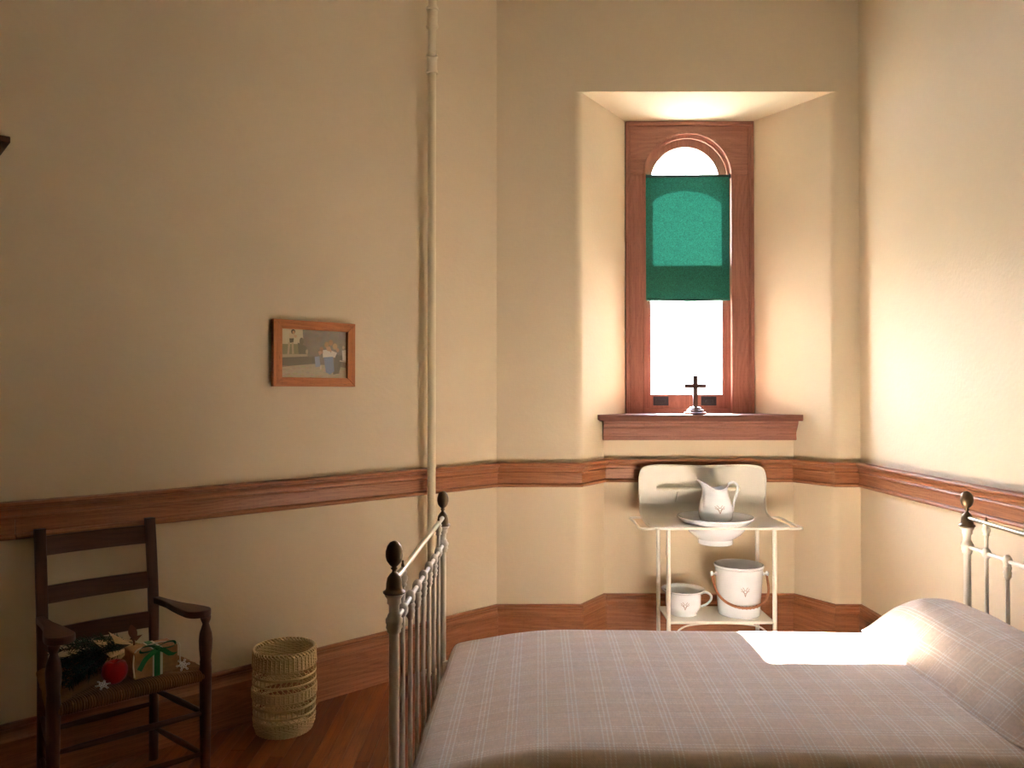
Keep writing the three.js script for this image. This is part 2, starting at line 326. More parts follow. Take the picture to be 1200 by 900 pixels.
// ---------------------------------------------------------------- washstand
const WS = { x: 1.1185, d: 4.1 };
{
  const w = thing('washstand', 'cream enamelled metal washstand with towel rails under the window', 'washstand', [WS.x, 0, -4.3]);
  const T = 0.73, zf = 0.205, zb = -0.215, hw = 0.368; // z toward the room
  const s = new THREE.Shape(); const r = 0.03;
  s.moveTo(-hw, zb + 0.075); s.lineTo(-hw, zf - r); s.quadraticCurveTo(-hw, zf, -hw + r, zf); s.lineTo(hw - r, zf); s.quadraticCurveTo(hw, zf, hw, zf - r); s.lineTo(hw, zb + 0.075); s.lineTo(-hw, zb + 0.075);
  const h = new THREE.Path(); h.absarc(0.01, 0.03, 0.175, 0, 2 * PI); s.holes.push(h);
  const tg = new THREE.ExtrudeGeometry(s, { depth: 0.008, bevelEnabled: true, bevelSize: 0.002, bevelThickness: 0.002, bevelOffset: -0.002, bevelSegments: 2, curveSegments: 48 });
  tg.rotateX(PI / 2); tg.translate(0, T, 0);
  const lip = tube([V3(-hw, T - 0.004, zb + 0.08), V3(-hw, T - 0.004, zf - 0.03), V3(-hw + 0.03, T - 0.004, zf), V3(0, T - 0.004, zf), V3(hw - 0.03, T - 0.004, zf), V3(hw, T - 0.004, zf - 0.03), V3(hw, T - 0.004, zb + 0.08)], 0.007, 80, 8);
  obj('top', [tg, lip], M.cream, w);
  // splash back: the sheet turns up in a quarter round and ends in rounded shoulders
  const cols = 24, rows = 12, pos = [], idx = [];
  const sheet = [];
  for (let j = 0; j <= 8; j++) { const a = (j / 8) * PI / 2; sheet.push([zb + 0.075 - 0.075 * Math.sin(a), T - 0.004 + 0.075 * (1 - Math.cos(a))]); }
  const half = (k) => (k < 0.5 ? hw : hw);
  const curve = new THREE.BufferGeometry();
  for (const dz of [0, -0.006]) for (const [z, y] of sheet) for (let i = 0; i <= cols; i++) { const t = i / cols * 2 - 1; pos.push(t * half(0), y + (dz ? -0.004 : 0), z + dz); }
  const nc = cols + 1, nr = sheet.length;
  for (let q = 0; q < 2; q++) for (let j = 0; j < nr - 1; j++) for (let i = 0; i < cols; i++) { const a = q * nc * nr + j * nc + i, b = a + 1, c = a + nc, d = c + 1; q ? idx.push(a, b, d, a, d, c) : idx.push(a, d, b, a, c, d); }
  curve.setAttribute('position', new THREE.Float32BufferAttribute(pos, 3)); curve.setIndex(idx); curve.computeVertexNormals();
  const bs = new THREE.Shape(), y0 = T + 0.07, y1 = 1.018, rc = 0.055;
  bs.moveTo(-hw, y0); bs.lineTo(-hw, y1 - rc); bs.absarc(-hw + rc, y1 - rc, rc, PI, PI / 2, true); bs.lineTo(hw - rc, y1); bs.absarc(hw - rc, y1 - rc, rc, PI / 2, 0, true); bs.lineTo(hw, y0); bs.lineTo(-hw, y0);
  const bg = new THREE.ExtrudeGeometry(bs, { depth: 0.004, bevelEnabled: true, bevelSize: 0.002, bevelThickness: 0.002, bevelOffset: -0.002, bevelSegments: 2, curveSegments: 16 }); bg.translate(0, 0, zb - 0.006);
  const edge = tube([V3(-hw, T - 0.002, zb + 0.1), V3(-hw, T + 0.022, zb + 0.022), V3(-hw, T + 0.085, zb), V3(-hw, y1 - rc, zb - 0.002), V3(-hw + 0.016, y1 - 0.016, zb - 0.002), V3(-hw + rc, y1, zb - 0.002), V3(0, y1, zb - 0.002), V3(hw - rc, y1, zb - 0.002), V3(hw - 0.016, y1 - 0.016, zb - 0.002), V3(hw, y1 - rc, zb - 0.002), V3(hw, T + 0.085, zb), V3(hw, T + 0.022, zb + 0.022), V3(hw, T - 0.002, zb + 0.1)], 0.006, 120, 8);
  obj('splash_back', [curve, bg, edge], M.cream, w);
  // soap shelf
  const ss = new THREE.Shape(); ss.moveTo(-0.245, 0); ss.quadraticCurveTo(-0.24, 0.095, -0.15, 0.1); ss.lineTo(0.15, 0.1); ss.quadraticCurveTo(0.24, 0.095, 0.245, 0); ss.lineTo(-0.245, 0);
  const sg = new THREE.ExtrudeGeometry(ss, { depth: 0.008, bevelEnabled: true, bevelSize: 0.002, bevelThickness: 0.002, bevelOffset: -0.002, bevelSegments: 2, curveSegments: 20 }); sg.rotateX(PI / 2); sg.translate(-0.025, 0.893, zb);
  obj('soap_shelf', sg, M.cream, w);
  for (const x of [-0.16, 0.12]) obj('shelf_bracket', tube([V3(x, 0.882, zb + 0.07), V3(x, 0.86, zb + 0.05), V3(x, 0.81, zb + 0.006)], 0.003, 12, 6), M.cream, w);
  for (const sx of [-1, 1]) {
    const o = sx * (hw + 0.064);
    obj('towel_rail', tube([V3(sx * (hw - 0.01), T - 0.006, zf - 0.005), V3(o - sx * 0.015, T - 0.006, zf - 0.005), V3(o, T - 0.006, zf - 0.02), V3(o, T - 0.006, 0), V3(o, T - 0.006, zb + 0.06), V3(o - sx * 0.015, T - 0.006, zb + 0.045), V3(sx * (hw - 0.01), T - 0.006, zb + 0.045)], 0.007, 60, 8), M.cream, w);
    for (const [z, nm] of [[0.19, 'f'], [-0.1, 'r']]) obj('leg', cyl(V3(sx * 0.283, 0, z), V3(sx * 0.283, T - 0.006, z), 0.0115, 0.0115, 16), M.cream, w);
  }
  const shelf = box(0.566, 0.01, 0.3, 0, 0.225, 0.045, 0.003);
  obj('shelf', [shelf, cyl(V3(-0.283, 0.222, 0.19), V3(0.283, 0.222, 0.19), 0.007), cyl(V3(-0.283, 0.222, -0.1), V3(0.283, 0.222, -0.1), 0.007)], M.cream, w);
  obj('brace', [tube([V3(-0.27, 0.12, 0.19), V3(-0.22, 0.19, 0.19), V3(-0.15, 0.212, 0.19), V3(0.15, 0.212, 0.19), V3(0.22, 0.19, 0.19), V3(0.27, 0.12, 0.19)], 0.005, 40, 8)], M.cream, w);
}
// faint printed sprig emblem on the glazed ware: a small texture on the body
function emblemTex(cu, cv, su, sv) {
  const W = 1024, H = 512, c = document.createElement('canvas'); c.width = W; c.height = H; const x = c.getContext('2d');
  x.fillStyle = '#e9f0f8'; x.fillRect(0, 0, W, H);
  x.save(); x.translate(cu * W, (1 - cv) * H); x.scale(su * W, sv * H); x.lineWidth = 0.05; x.strokeStyle = 'rgba(140,112,108,0.7)'; x.lineCap = 'round';
  x.beginPath(); x.arc(0, 0, 0.16, 0, 2 * PI); x.stroke();
  for (const s of [-1, 1]) { x.beginPath(); x.moveTo(0, 0.5); x.quadraticCurveTo(s * 0.12, 0.2, s * 0.2, 0.02); x.quadraticCurveTo(s * 0.3, -0.25, s * 0.5, -0.3); x.stroke(); x.beginPath(); x.moveTo(s * 0.2, 0); x.quadraticCurveTo(s * 0.42, 0, s * 0.46, -0.14); x.stroke(); x.beginPath(); x.moveTo(s * 0.1, -0.2); x.quadraticCurveTo(s * 0.2, -0.4, s * 0.3, -0.44); x.stroke(); }
  x.beginPath(); x.moveTo(0, 0.16); x.lineTo(0, 0.5); x.stroke();
  x.restore();
  const t = new THREE.CanvasTexture(c); t.colorSpace = THREE.SRGBColorSpace; return t;
}
const byHeight = (g) => { g.computeBoundingBox(); const b = g.boundingBox, p = g.attributes.position, uv = g.attributes.uv; for (let i = 0; i < p.count; i++) uv.setY(i, (p.getY(i) - b.min.y) / (b.max.y - b.min.y)); return g; };
// basin let into the washstand top
{
  const b = thing('wash_basin', 'white glazed wash basin set into the washstand top', 'basin', [WS.x + 0.01, 0.612, -4.27]);
  obj('bowl', lathe([[0.0, 0.004], [0.08, 0.002], [0.09, 0], [0.094, 0.004], [0.094, 0.026], [0.1, 0.032], [0.14, 0.06], [0.165, 0.09], [0.172, 0.112], [0.19, 0.128], [0.206, 0.142], [0.21, 0.148], [0.207, 0.153], [0.2, 0.152], [0.185, 0.144], [0.165, 0.137], [0.13, 0.133], [0, 0.132]], 72), M.ceramic, b);
}
// pitcher
{
  const p = thing('pitcher', 'white pitcher with a wide spout standing in the wash basin', 'pitcher', [WS.x + 0.012, 0.7455, -4.27]);
  const prof = [[0, 0.084], [0.02, 0.092], [0.05, 0.094], [0.08, 0.088], [0.11, 0.077], [0.135, 0.069], [0.16, 0.064], [0.18, 0.064], [0.2, 0.067]];
  const rad = (y) => { for (let i = 1; i < prof.length; i++) if (y <= prof[i][0]) { const t = (y - prof[i - 1][0]) / (prof[i][0] - prof[i - 1][0]); return prof[i - 1][1] + (prof[i][1] - prof[i - 1][1]) * t; } return prof.at(-1)[1]; };
  const nu = 72, nv = 36, pos = [], uv = [], idx = [];
  // angle 0 faces the room (+z); spout toward -x, handle toward +x
  const P = (a, t, inner) => {
    const sp = Math.max(0, -Math.sin(a)), bk = Math.max(0, Math.sin(a));
    const H = 0.172 + 0.05 * Math.pow(sp, 2.2) + 0.022 * Math.pow(bk, 2);
    const y = (inner ? 0.012 : 0) + t * (H - (inner ? 0.012 : 0));
    let r = rad(Math.min(0.2, y * (0.2 / Math.max(H, 0.2)) + 0)) - (inner ? 0.005 : 0);
    const k = Math.max(0, (y - 0.12) / 0.1); r += Math.pow(sp, 5) * k * k * 0.036 + 0.003 * Math.max(0, t - 0.9) * 10;
    return [Math.sin(a) * r, y, Math.cos(a) * r];
  };
  for (let s = 0; s < 2; s++) for (let j = 0; j <= nv; j++) for (let i = 0; i <= nu; i++) { const a = (i / nu) * 2 * PI - PI, t = s ? 1 - j / nv : j / nv; pos.push(...P(a, t, s)); uv.push(i / nu, t); }
  const row = nu + 1, tot = 2 * (nv + 1);
  for (let j = 0; j < tot - 1; j++) for (let i = 0; i < nu; i++) { const a = j * row + i; idx.push(a, a + 1, a + row + 1, a, a + row + 1, a + row); }
  const g = new THREE.BufferGeometry(); g.setAttribute('position', new THREE.Float32BufferAttribute(pos, 3)); g.setAttribute('uv', new THREE.Float32BufferAttribute(uv, 2)); g.setIndex(idx); g.computeVertexNormals();
  const body = phys({ map: emblemTex(0.5, 0.4, 0.1, 0.26), roughness: 0.16, clearcoat: 0.6, clearcoatRoughness: 0.08 });
  const foot = lathe([[0, 0], [0.084, 0], [0.084, 0.003], [0, 0.012]], 48);
  obj('body', [g], body, p); obj('foot', foot, M.ceramic, p);
  const hc = new THREE.CatmullRomCurve3([V3(0.06, 0.178, 0), V3(0.075, 0.2, 0), V3(0.098, 0.206, 0), V3(0.119, 0.192, 0), V3(0.122, 0.163, 0), V3(0.112, 0.128, 0), V3(0.1, 0.09, 0), V3(0.093, 0.052, 0), V3(0.088, 0.03, 0)]);
  obj('handle', new THREE.TubeGeometry(hc, 48, 0.0075, 10), M.ceramic, p);
}
// bucket on the lower shelf
{
  const b = thing('slop_bucket', 'white ceramic bucket with a cane wrapped swing handle on the washstand shelf', 'bucket', [1.253, 0.2305, -4.255], 0);
  const mat = phys({ map: emblemTex(0.5, 0.58, 0.06, 0.2), roughness: 0.18, clearcoat: 0.5, clearcoatRoughness: 0.1 });
  const body = lathe([[0.106, 0.004], [0.11, 0.0], [0.113, 0.006], [0.116, 0.06], [0.127, 0.24], [0.129, 0.256]], 64); byHeight(body); body.rotateY(PI);
  const rim = lathe([[0.129, 0.256], [0.135, 0.262], [0.135, 0.27], [0.131, 0.274], [0.126, 0.272], [0.122, 0.25], [0.108, 0.012], [0, 0.012]], 64);
  const foot = lathe([[0, 0.004], [0.106, 0.004]], 48);
  obj('body', body, mat, b); obj('rim', [rim, foot], M.ceramic, b);
  for (const s of [-1, 1]) {
    const lug = lathe([[0, 0], [0.012, 0], [0.012, 0.01], [0.007, 0.014], [0.007, 0.022], [0.014, 0.026], [0.015, 0.032], [0.01, 0.038], [0, 0.039]], 20);
    lug.rotateZ(-s * PI / 2); lug.translate(s * 0.122, 0.222, 0.012); obj('lug', lug, M.ceramic, b);
  }
  const pts = []; for (let i = 0; i <= 24; i++) { const a = (i / 24) * PI; pts.push(V3(-0.15 * Math.cos(a) * (1 + 0.06 * Math.sin(2 * a) * 0), 0.218 - 0.15 * Math.pow(Math.sin(a), 0.6), 0.012 + 0.128 * Math.pow(Math.sin(a), 0.75))); }
  const cane = std({ map: woodTex([150, 96, 66], [196, 140, 104], 6, 1), roughness: 0.6 });
  const hd = obj('swing_handle', tube(pts, 0.0072, 64, 8), cane, b);
  const wraps = []; for (let i = 9; i <= 15; i++) { const t = new THREE.TorusGeometry(0.0078, 0.0018, 6, 14); const q = pts[i], d = pts[i + 1].clone().sub(pts[i - 1]).normalize(); t.applyQuaternion(new THREE.Quaternion().setFromUnitVectors(V3(0, 0, 1), d)); t.translate(q.x, q.y, q.z); wraps.push(t); }
  obj('cane_wrap', wraps, cane, hd);
}
// chamber pot
{
  const c = thing('chamber_pot', 'white ceramic chamber pot with one handle on the washstand shelf', 'pot', [0.945, 0.2305, -4.255]);
  const mat = phys({ map: emblemTex(0.5, 0.52, 0.075, 0.34), roughness: 0.18, clearcoat: 0.5, clearcoatRoughness: 0.1 });
  const body = lathe([[0.072, 0.0], [0.076, 0.004], [0.074, 0.012], [0.088, 0.03], [0.095, 0.05], [0.096, 0.09], [0.097, 0.115], [0.103, 0.126]], 56); byHeight(body); body.rotateY(PI - 0.1);
  obj('body', body, mat, c);
  obj('rim', [lathe([[0.103, 0.126], [0.116, 0.13], [0.119, 0.135], [0.115, 0.139], [0.098, 0.132], [0.091, 0.12], [0.088, 0.05], [0.06, 0.012], [0, 0.01]], 56), lathe([[0, 0.004], [0.072, 0.0]], 40)], M.ceramic, c);
  obj('handle', tube([V3(0.093, 0.112, 0.01), V3(0.12, 0.122, 0.02), V3(0.145, 0.108, 0.028), V3(0.147, 0.085, 0.028), V3(0.125, 0.058, 0.022), V3(0.092, 0.04, 0.01)], 0.0068, 40, 10), M.ceramic, c);
}

// ---------------------------------------------------------------- pipe up the left wall
{
  const n = [0.669, -0.743], P = [-0.465, 4.046], o = 0.07;
  const c = [P[0] + n[0] * o, P[1] + n[1] * o];
  const p = thing('wall_pipe', 'cream painted vertical pipe with an offset joint near the ceiling', 'pipe', [c[0], 0, -c[1]]);
  const r = 0.0215, dir = V3(0.11, 0, 0.99).normalize(), s = 0.165;
  const a = V3(0, 3.165, 0), b = V3(dir.x * s, 3.165 + s, dir.z * s), slope = b.clone().sub(a).normalize();
  obj('lower_run', [cyl(V3(0, 0, 0), a, r, r, 24)], M.pipe, p);
  obj('offset_run', [cyl(a, b, r * 0.97, r * 0.97, 24)], M.pipe, p);
  obj('upper_run', [cyl(b, V3(b.x, CEIL, b.z), r, r, 24)], M.pipe, p);
  const elbow = (q, d1, d2) => {
    const p1 = q.clone().addScaledVector(d1, -0.042), p2 = q.clone().addScaledVector(d2, 0.042);
    const g = [new THREE.TubeGeometry(new THREE.QuadraticBezierCurve3(p1, q, p2), 14, 0.0265, 20)];
    for (const [e, d] of [[p1, d1], [p2, d2]]) g.push(cyl(e.clone().addScaledVector(d, -0.007), e.clone().addScaledVector(d, 0.007), 0.0305, 0.0305, 24));
    obj('elbow', g, M.pipe, p);
  };
  elbow(a, V3(0, 1, 0), slope); elbow(b, slope, V3(0, 1, 0));
  obj('floor_flange', cyl(V3(0, 0, 0), V3(0, 0.008, 0), 0.045, 0.043, 28), M.pipe, p);
}

// ---------------------------------------------------------------- picture on the left wall
const WALL_TURN = Math.atan2(0.669, 0.743); // local z looks into the room
{
  const P = [-0.938, 3.62], n = [0.669, -0.743];
  const f = thing('framed_picture', 'small old print in a pine frame hanging on the left wall', 'picture', [P[0] + n[0] * 0.004, 1.478, -(P[1] + n[1] * 0.004)], WALL_TURN);
  const W = 0.418, H = 0.306, w = 0.042, t = 0.026;
  const bar = (len, horiz, x, y) => { // mitred bar, inner edge on the side of the picture
    const s = new THREE.Shape(); s.moveTo(-len / 2, 0); s.lineTo(len / 2, 0); s.lineTo(len / 2 - w, w); s.lineTo(-len / 2 + w, w); s.lineTo(-len / 2, 0);
    const g = new THREE.ExtrudeGeometry(s, { depth: t - 0.004, bevelEnabled: true, bevelSize: 0.002, bevelThickness: 0.002, bevelOffset: -0.0022, bevelSegments: 2 }); g.translate(0, 0, 0.002);
    const q = grain(g, 'x', rnd(), rnd()); q.rotateZ(horiz); q.translate(x, y, 0); return q;
  };
  obj('frame_bar', bar(W, 0, 0, 0), M.pine, f); obj('frame_bar', bar(W, PI, 0, H), M.pine, f); obj('frame_bar', bar(H, -PI / 2, -W / 2, H / 2), M.pine, f); obj('frame_bar', bar(H, PI / 2, W / 2, H / 2), M.pine, f);
  const c = document.createElement('canvas'); c.width = 640; c.height = 428; const x = c.getContext('2d');
  const el = (cx, cy, rx, ry, col, rot = 0) => { x.fillStyle = col; x.beginPath(); x.ellipse(cx, cy, rx, ry, rot, 0, 2 * PI); x.fill(); };
  const poly = (col, ...p) => { x.fillStyle = col; x.beginPath(); p.forEach(([a, b], i) => (i ? x.lineTo(a, b) : x.moveTo(a, b))); x.closePath(); x.fill(); };
  x.fillStyle = '#857c70'; x.fillRect(0, 0, 640, 428);
  for (let i = 0; i < 260; i++) el(rr(0, 640), rr(0, 240), rr(10, 60), rr(6, 26), `rgba(${rr(90, 150) | 0},${rr(84, 140) | 0},${rr(76, 126) | 0},0.14)`, rr(0, 3));
  poly('#cfc4a6', [0, 0], [205, 0], [215, 130], [0, 140]); poly('#8d8a68', [0, 138], [160, 134], [170, 224], [0, 226]); poly('#6c6657', [160, 120], [240, 150], [250, 215], [170, 226]);
  poly('#b5a98a', [0, 226], [250, 216], [255, 236], [0, 254]); poly('#6d6556', [0, 252], [330, 236], [360, 290], [40, 330], [0, 330]);
  poly('#bfb193', [0, 336], [120, 318], [330, 300], [640, 330], [640, 428], [0, 428]);
  for (let i = 0; i < 120; i++) el(rr(0, 640), rr(320, 428), rr(8, 34), rr(3, 9), `rgba(${rr(150, 205) | 0},${rr(140, 190) | 0},${rr(112, 158) | 0},0.35)`);
  // standing figure on the step, left
  poly('#5d5647', [82, 84], [124, 80], [120, 120], [86, 126]); poly('#cdb998', [78, 44], [128, 42], [130, 84], [84, 88]); el(118, 28, 20, 20, '#4c3f33'); el(122, 34, 12, 14, '#b98f6e');
  poly('#c0ac8c', [72, 122], [92, 122], [80, 222], [64, 222]); poly('#c0ac8c', [102, 120], [120, 118], [126, 218], [108, 220]); poly('#c9a684', [126, 50], [154, 60], [144, 84], [126, 72]);
  el(196, 110, 20, 34, '#756c5b'); el(246, 196, 12, 20, '#b6a888');
  // group at the right
  poly('#6b6355', [520, 210], [600, 220], [560, 380], [500, 390]); poly('#e9e4da', [396, 176], [470, 168], [480, 232], [400, 244]); poly('#e6e0d4', [480, 176], [540, 196], [520, 240], [470, 236]);
  poly('#7d90ad', [408, 240], [500, 232], [514, 360], [470, 392], [430, 372]); poly('#9aa6bd', [320, 238], [366, 232], [378, 320], [330, 330]); poly('#c99f82', [352, 190], [398, 176], [402, 200], [366, 226]);
  el(386, 168, 18, 20, '#a9805f'); el(436, 128, 22, 26, '#b08a5e'); el(478, 108, 22, 26, '#a87f58'); el(520, 140, 24, 28, '#c0a070'); el(546, 172, 16, 18, '#b88f6c'); poly('#c9a07c', [430, 150], [470, 140], [488, 190], [440, 180]);
  poly('#e8e4da', [590, 172], [636, 166], [640, 268], [596, 262]); poly('#d6ccb6', [566, 262], [640, 268], [640, 280], [566, 272]); el(604, 146, 12, 16, '#b7a184'); el(380, 330, 8, 20, '#d9cdbb');
  const tx = new THREE.CanvasTexture(c); tx.colorSpace = THREE.SRGBColorSpace;
  const pg = new THREE.PlaneGeometry(W - 2 * w + 0.008, H - 2 * w + 0.008); pg.translate(0, H / 2, 0.011);
  obj('print', pg, std({ map: tx, roughness: 0.75 }), f);
  obj('glass', box(W - 2 * w + 0.008, H - 2 * w + 0.008, 0.002, 0, H / 2, 0.0145), M.glass, f);
  obj('backing', box(W - 0.02, H - 0.02, 0.005, 0, H / 2, 0.0045), std({ color: 0x6b543c, roughness: 0.9 }), f);
}
// wall shelf whose corner enters the picture at the left
{
  const n = [0.669, -0.743], t = [0.743, 0.669], e = [-1.729 - n[0] * 0.2, 2.638 - n[1] * 0.2];
  const c = [e[0] - t[0] * 0.3, e[1] - t[1] * 0.3];
  const s = thing('wall_shelf', 'dark wooden wall shelf, only its corner showing high at the left edge', 'shelf', [c[0], 2.31, -c[1]], WALL_TURN);
  obj('board', grain(box(0.6, 0.022, 0.196, 0, 0.011, 0.102, 0.003), 'x'), M.walnut, s);
  for (const x of [-0.2, 0.16]) { const b = new THREE.Shape(); b.moveTo(0, 0); b.lineTo(0.15, 0); b.quadraticCurveTo(0.13, -0.06, 0.06, -0.08); b.quadraticCurveTo(0.02, -0.1, 0, -0.16); b.lineTo(0, 0); const g = new THREE.ExtrudeGeometry(b, { depth: 0.018, bevelEnabled: false, curveSegments: 10 }); g.rotateY(-PI / 2); g.translate(x, 0, 0.004); obj('bracket', grain(g, 'y'), M.walnut, s); }
}

// ---------------------------------------------------------------- iron bed
const BED = { pos: [-0.268, 0, -2.98], turn: -2.0 * PI / 180, L: 1.99, W: 1.0 };
{
  const b = thing('iron_bed', 'cream painted iron bed with brass top rails and dark egg finials', 'bed', BED.pos, BED.turn);
  const finial = [[0, 0.935], [0.028, 0.935], [0.029, 0.939], [0.0225, 0.943], [0.021, 0.95], [0.0205, 0.962], [0.018, 0.974], [0.011, 0.984], [0.006, 0.989], [0.0052, 0.994], [0.0095, 0.998], [0.0052, 1.002], [0.012, 1.007], [0.019, 1.017], [0.0225, 1.03], [0.022, 1.043], [0.018, 1.056], [0.011, 1.065], [0.004, 1.0685], [0, 1.069]];
  const post = [[0, 0], [0.016, 0], [0.016, 0.02], [0.013, 0.03], [0.013, 0.832], [0.018, 0.836], [0.0175, 0.842], [0.0215, 0.847], [0.0195, 0.855], [0.0225, 0.86], [0.0225, 0.868], [0.0175, 0.874], [0.0175, 0.879], [0.0135, 0.883], [0.0135, 0.904], [0.0185, 0.909], [0.0175, 0.92], [0.0225, 0.926], [0.0265, 0.935], [0, 0.936]];
  const knuckle = () => { const k = new THREE.SphereGeometry(1, 16, 12); k.scale(0.015, 0.021, 0.018); return k; };
  const n = 8;
  for (const [ex, dy] of [[0, 0], [BED.L, 0.01]]) {
    const foot = ex === 0;
    for (const z of [0, BED.W]) {
      const pg = lathe(post, 20); pg.scale(1, 1 + dy, 1); pg.translate(ex, 0, z); obj('post', pg, M.iron, b);
      const fg = lathe(finial, 24); fg.translate(ex, dy, z); obj('finial', fg, M.bronze, b);
    }
    obj('brass_rail', cyl(V3(ex, 0.966 + dy, 0.005), V3(ex, 0.966 + dy, BED.W - 0.005), 0.0085, 0.0085, 16), M.brass, b);
    obj('middle_rail', cyl(V3(ex, 0.858 + dy, 0), V3(ex, 0.858 + dy, BED.W), 0.0072, 0.0072, 14), M.iron, b);
    obj('bottom_rail', [box(0.026, 0.006, BED.W, ex + (foot ? 0.012 : -0.012), 0.306, BED.W / 2, 0.001), box(0.005, 0.03, BED.W, ex, 0.294, BED.W / 2, 0.001)], M.iron, b);
    for (let i = 1; i < n; i++) {
      const z = (i / n) * BED.W, tall = i === 1 || i === n - 1, y = 0.858 + dy;
      const g = [cyl(V3(ex, 0.3, z), V3(ex, y, z), 0.0068, 0.0068, 12)];
      const foot2 = lathe([[0, 0], [0.012, 0], [0.012, 0.01], [0.008, 0.02], [0.0068, 0.026], [0, 0.027]], 12); foot2.translate(ex, 0.305, z); g.push(foot2);
      const sp = obj('spindle', g, M.iron, b);
      const k = knuckle(); k.translate(ex, y, z);
      const cast = [];
      obj('knuckle', k, M.iron, sp);
      if (!tall) { const c = lathe([[0.006, 0], [0.009, 0.006], [0.013, 0.012], [0.011, 0.018], [0.0145, 0.026], [0.011, 0.034], [0.015, 0.042], [0.012, 0.05], [0.008, 0.056]], 14); c.translate(ex, y - 0.066, z); cast.push(c); }
      else { // the end spindles run on up to the brass rail
        sp.geometry = merge([sp.geometry, cyl(V3(ex, y, z), V3(ex, 0.962 + dy, z), 0.0068, 0.0068, 12)]);
        const c = lathe([[0.0068, 0], [0.012, 0.004], [0.009, 0.01], [0.013, 0.016], [0.014, 0.026], [0.01, 0.032], [0.012, 0.038], [0.009, 0.046], [0, 0.05]], 14); c.translate(ex, 0.92 + dy, z); cast.push(c);
      }
      obj('casting', cast, M.iron, sp);
      if (tall) { const nub = lathe([[0, 0], [0.004, 0], [0.0045, 0.006], [0.0025, 0.011], [0.0035, 0.015], [0, 0.019]], 12); nub.translate(ex, 0.974 + dy, z); obj('bolt', nub, M.bronze, sp); }
    }
  }
  for (const z of [0.004, BED.W - 0.004]) { // angle iron side rails with their corner brackets
    obj('side_rail', [box(BED.L - 0.03, 0.032, 0.004, BED.L / 2, 0.388, z, 0.001), box(BED.L - 0.03, 0.004, 0.03, BED.L / 2, 0.404, z + (z < 0.1 ? 0.013 : -0.013), 0.001)], M.iron, b);
    for (const x of [0.016, BED.L - 0.016]) obj('corner_bracket', box(0.034, 0.05, 0.022, x, 0.39, z, 0.004), M.iron, b);
  }
}
// plaid cotton: pale triple lines woven both ways every 8.5 cm, tile 0.34 m
const PITCH = 0.085, TILE = 4 * PITCH;
const plaidLine = (m) => { // m: metres along one direction
  const q = ((m % PITCH) + PITCH) % PITCH; let k = 0;
  for (const o of [0.012, 0.0245, 0.037]) k = Math.max(k, 1 - Math.abs(q - o) / 0.003);
  return Math.max(0, Math.min(1, k * 1.6));
};
const plaid = makeTex(1024, 1024, (u, v) => {
  const x = u * TILE, y = v * TILE, a = plaidLine(x), b = plaidLine(y);
  const dashA = 0.55 + 0.45 * Math.sin(y * 2 * PI / 0.0085), dashB = 0.5 + 0.5 * Math.sin(x * 2 * PI / 0.0085 + 1);
  const weave = 0.94 + 0.06 * Math.sin(x * 2 * PI / 0.0034) * Math.sin(y * 2 * PI / 0.0034) + 0.07 * (fbm(u, v, 60, 30, 2, 7) - 0.5) + 0.05 * (fbm(u, v, 4, 90, 2, 17) - 0.5);
  const t = Math.min(1, a * (0.45 + 0.55 * dashA) * 0.8 + b * (0.4 + 0.6 * dashB) * 0.62);
  const c = mixc([236, 214, 195], [255, 249, 242], t); return [c[0] * weave, c[1] * weave, c[2] * weave];
}, true, 1 / TILE, 1 / TILE);
const plaidBump = makeTex(1024, 1024, (u, v) => {
  const x = u * TILE, y = v * TILE, w = 0.5 + 0.3 * Math.sin(x * 2 * PI / 0.0034) * Math.sin(y * 2 * PI / 0.0034) + 0.35 * plaidLine(x) * (0.5 + 0.5 * Math.sin(y * 2 * PI / 0.0085)) + 0.3 * plaidLine(y) * (0.5 + 0.5 * Math.sin(x * 2 * PI / 0.0085 + 1));
  const k = 150 * w; return [k, k, k];
}, false, 1 / TILE, 1 / TILE);
M.plaid = phys({ map: plaid, bumpMap: plaidBump, bumpScale: 0.0012, roughness: 0.95, sheen: 0.25, sheenRoughness: 0.6, sheenColor: new THREE.Color(1, 0.95, 0.9), side: THREE.DoubleSide });
function grid(nu, nv, f, uvf) {
  const pos = [], uv = [], idx = [];
  for (let j = 0; j <= nv; j++) for (let i = 0; i <= nu; i++) { pos.push(...f(i / nu, j / nv)); uv.push(...uvf(i / nu, j / nv)); }
  for (let j = 0; j < nv; j++) for (let i = 0; i < nu; i++) { const a = j * (nu + 1) + i, b = a + 1, c = a + nu + 1, d = c + 1; idx.push(a, d, b, a, c, d); }
  const g = new THREE.BufferGeometry(); g.setAttribute('position', new THREE.Float32BufferAttribute(pos, 3)); g.setAttribute('uv', new THREE.Float32BufferAttribute(uv, 2)); g.setIndex(idx); g.computeVertexNormals();
  return g;
}
const TOP = 0.56;
function crossSection(pts) { // polyline -> function of arc length fraction giving [pos, drop, arc]
  const c = new THREE.CatmullRomCurve3(pts.map(([a, b]) => V3(a, b, 0)), false, 'centripetal'); c.arcLengthDivisions = 400; const L = c.getLength();
  return (t) => { const p = c.getPointAt(t); return [p.x, p.y, t * L]; };
}
